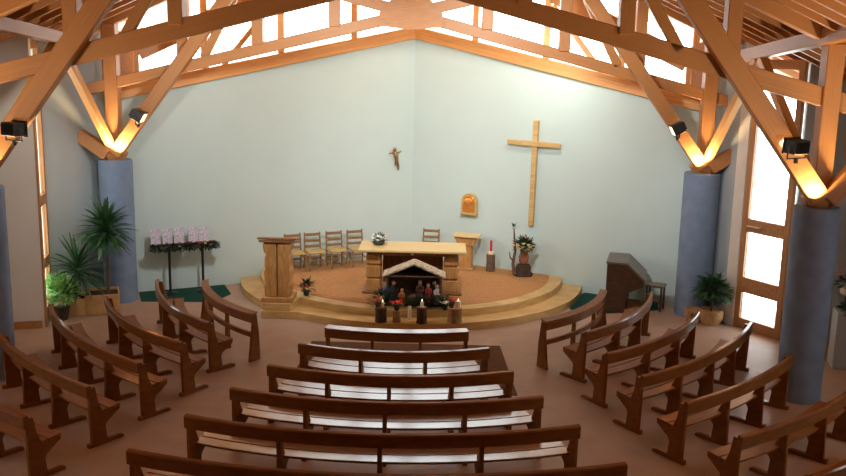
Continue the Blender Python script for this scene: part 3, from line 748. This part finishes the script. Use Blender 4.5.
for sx in (-1, 1):
    for sy in (-1, 1):
        MB().box((sx * .15, sy * .13, .255), (.04, .04, .51)).build('leg', 'organ', t, bevel=.004)
MB().box((0, 0, .16), (.28, .03, .03)).build('stretcher', 'organ', t)
for sx in (-1, 1): MB().box((sx * .15, 0, .16), (.03, .24, .03)).build('stretcher', 'organ', t)

# ------------------------------------------------------------------ plants
def palm(loc, trunk_h, n, L, w, label, seed, potm=None, pot=(.14, .2), droop=.9, m='leaf'):
    t = thing('potted_palm', label, 'potted plant', loc, 0, None)
    r = R_(seed)
    if potm: MB().lathe([(pot[0] * .75, 0), (pot[0], pot[1]), (pot[0] * .9, pot[1]), (pot[0] * .85, pot[1] - .03)], n=20).build('pot', potm, t, True)
    z0 = pot[1] - .04 if potm else 0
    MB().tube([(0, 0, z0), (.02, 0, z0 + trunk_h * .5), (0, .01, z0 + trunk_h)], [.035, .028, .03], 10).build('trunk', 'bark', t, True)
    b = MB()
    for k in range(n):
        a = k * 2.399 + r.uniform(-.2, .2); el = -.35 + 1.75 * (k / n) + r.uniform(-.1, .1)
        b.leaf((0, 0, z0 + trunk_h - .16 + .2 * k / n), (math.cos(a) * math.cos(el), math.sin(a) * math.cos(el), math.sin(el)), L * r.uniform(.75, 1.1), w, droop * r.uniform(.6, 1.3), 6)
    b.build('foliage', m, t)
    return t
t = thing('planter_box', 'square wooden planter box at the foot of the left rear column', 'planter', (-6.02, 17.86, 0), .35)
for rz in range(4):
    MB().box((0, 0, 0), (.62, .03, .40)).build('side_board', 'crate', t, bevel=.006).matrix_local = Matrix.Rotation(rz * PI / 2, 4, 'Z') @ Matrix.Translation((0, -.30, .21))
MB().box((0, 0, .19), (.57, .57, .34)).build('soil', 'barkd', t)
t = thing('planter_box', 'lower wooden planter box beside the bright green shrub', 'planter', (-6.52, 17.62, 0), .35)
for rz in range(4):
    MB().box((0, 0, 0), (.46, .03, .34)).build('side_board', 'crate', t, bevel=.006).matrix_local = Matrix.Rotation(rz * PI / 2, 4, 'Z') @ Matrix.Translation((0, -.22, .18))
MB().box((0, 0, .16), (.41, .41, .28)).build('soil', 'barkd', t)
palm((-5.93, 17.92, .36), 1.30, 110, .64, .085, 'tall dark-leaved palm rising before the left rear column', 61)
palm((-6.42, 17.66, .30), .60, 60, .72, .075, 'low spreading palm left of the tall palm', 62, droop=.8)
t = thing('shrub', 'bright sunlit green shrub in a dark pot by the left door', 'potted plant', (-6.62, 17.22, 0))
MB().lathe([(.13, 0), (.18, .28), (.16, .28), (.15, .25)], n=20).build('pot', 'pot', t, True)
leafball(MB(), (0, 0, .48), .34, 520, .13, .07, R_(63), 1.1).build('foliage', 'leafb', t)

t = thing('potted_ficus', 'dark leafy plant in a woven basket beside the right rear column', 'potted plant', (6.12, 18.05, 0))
MB().lathe([(.17, 0), (.23, .12), (.24, .30), (.21, .31), (.20, .26)], n=24).build('basket', 'basket', t, True)
MB().tube([(0, 0, .25), (.02, 0, .6), (0, .02, .9)], [.02, .016, .01]).build('stem', 'bark', t, True)
b = leafball(MB(), (0, 0, .62), .32, 260, .17, .07, R_(64), 1.15, .8); b.build('foliage', 'leaf', t)
t = thing('basket', 'low woven basket left of the leafy plant by the right rear column', 'basket', (5.80, 18.22, 0))
MB().lathe([(.12, 0), (.15, .10), (.155, .26), (.14, .27), (.13, .22)], n=24).build('body', 'basket', t, True)
MB().lathe([(.13, .20), (.02, .23)], n=20).build('soil', 'barkd', t)

# right edge: flowers on a planter
t = thing('planter_trough', 'grey planter trough with dark leaves at the right edge', 'planter', (7.95, 15.55, 0), -.2)
MB().box((0, 0, .50), (.90, .42, 1.0)).build('trough', 'wall_blue', t, bevel=.01)
leafball(MB(), (-.1, 0, 1.0), .24, 160, .2, .06, R_(65), .35).build('foliage', 'leafd', t)
t = thing('flower_pot', 'pot of pink and cream flowers behind the near right column', 'flowers', (7.92, 16.20, 0))
MB().tube([(0, 0, .02), (0, 0, 1.12)], .02).build('stand_post', 'black', t, True)
MB().lathe([(.15, 0), (.15, .02), (.02, .03)], n=18).build('stand_foot', 'black', t, True)
MB().lathe([(.06, 1.12), (.11, 1.16), (.12, 1.26), (.10, 1.26)], n=18).build('pot', 'cream', t, True)
leafball(MB(), (0, 0, 1.34), .15, 60, .14, .05, R_(66), .8).build('leaves', 'leafd', t)
b = MB(); r = R_(67)
for _ in range(26):
    q = V((r.uniform(-.16, .16), r.uniform(-.15, .12), r.uniform(1.34, 1.66)))
    for k in range(5): b.leaf(q, (math.cos(k * 1.26), math.sin(k * 1.26), .4), .06, .05, .2, 2)
b.build('blossoms', 'pink', t)

# ------------------------------------------------------------------ light
sc = bpy.context.scene
w = D.worlds.new('overcast_sky'); sc.world = w; w.use_nodes = True
w.node_tree.nodes['Background'].inputs[0].default_value = (.93, .97, 1, 1)
w.node_tree.nodes['Background'].inputs[1].default_value = 7.0
def lamp(kind, name, loc, power, col, aim=None, **kw):
    L = D.lights.new(name, kind); L.energy = power; L.color = col
    for k, v in kw.items(): setattr(L, k, v)
    o = D.objects.new(name, L); COL.objects.link(o); o.location = loc
    if aim is not None:
        o.rotation_euler = (V(aim) - V(loc)).to_track_quat('-Z', 'Y').to_euler()
    return o
for x, y, h, sd, fn in COLS:
    p = V((x - (.16 if x > 0 else -.16), y - .40, h + .14))
    lamp('SPOT', 'upward_spot', p, 130, (1, .69, .35), p + V((-.12 if x > 0 else .12, .10, 1)), spot_size=math.radians(125), spot_blend=.6, shadow_soft_size=.05)
for sx in (-1, 1):                               # unseen pair added towards the gallery to brighten the roof timbers
    p = V((sx * 7.4, 9.4, 3.3))
    lamp('SPOT', 'upward_spot', p, 440, (1, .76, .46), p + V((-sx * .25, .25, 1)), spot_size=math.radians(150), spot_blend=.5, shadow_soft_size=.1)
PW = [300, 300, 200, 200]
for (x, y, z, aim, _), pw in zip(FL, PW):
    d = (V(aim) - V((x, y, z))).normalized()
    lamp('SPOT', 'floodlight_beam', V((x, y, z)) + d * .16, pw, (1, .98, .93), aim, spot_size=math.radians(85), spot_blend=.9, shadow_soft_size=.12)

# unseen spots added behind the nearer truss to brighten the walls, and a wall washer behind the chord of the farther one
lamp('SPOT', 'wall_fill_spot', (-1.5, 14.35, 5.95), 560, (1, .98, .94), (-2.7, 21.0, 2.9), spot_size=math.radians(95), spot_blend=.8, shadow_soft_size=.35)
lamp('SPOT', 'wall_fill_spot', (1.4, 14.35, 5.95), 740, (1, .98, .94), (2.4, 21.0, 3.4), spot_size=math.radians(95), spot_blend=.9, shadow_soft_size=.35)
lamp('SPOT', 'wall_fill_spot', (-4.2, 14.4, 5.2), 170, (1, .93, .82), (-7.4, 16.4, 2.4), spot_size=math.radians(80), spot_blend=.9, shadow_soft_size=.3)
lamp('SPOT', 'wall_fill_spot', (4.2, 14.4, 5.2), 170, (1, .96, .9), (6.5, 18.2, 2.4), spot_size=math.radians(50), spot_blend=.9, shadow_soft_size=.3)
lamp('SPOT', 'wall_washer', (2.6, 18.98, 5.42), 115, (1, .95, .84), (2.35, 21.0, 4.5), spot_size=math.radians(150), spot_blend=.9, shadow_soft_size=.12)
# ------------------------------------------------------------------ camera
f, H, cx, yaw, pitch, roll = 931.3, 5.2, .6028, .014738, .196514, .021343
cy, sy, cp, sp = math.cos(yaw), math.sin(yaw), math.cos(pitch), math.sin(pitch)
fw = V((-sy * cp, cy * cp, -sp)); r0 = V((cy, sy, 0)); u0 = r0.cross(fw)
rr = math.cos(roll) * r0 + math.sin(roll) * u0; uu = -math.sin(roll) * r0 + math.cos(roll) * u0
cam = D.cameras.new('camera'); co = D.objects.new('camera', cam); COL.objects.link(co)
cam.sensor_fit = 'HORIZONTAL'; cam.sensor_width = 36; cam.lens = 36 * f / 846; cam.clip_start = .05; cam.clip_end = 200
mt = Matrix((rr, uu, -fw)).transposed().to_4x4(); mt.translation = (cx, 0, H); co.matrix_world = mt
sc.camera = co
vs = sc.view_settings; vs.view_transform = 'Standard'; vs.look = 'None'; vs.exposure = .45; vs.gamma = 1; vs.use_curve_mapping = False
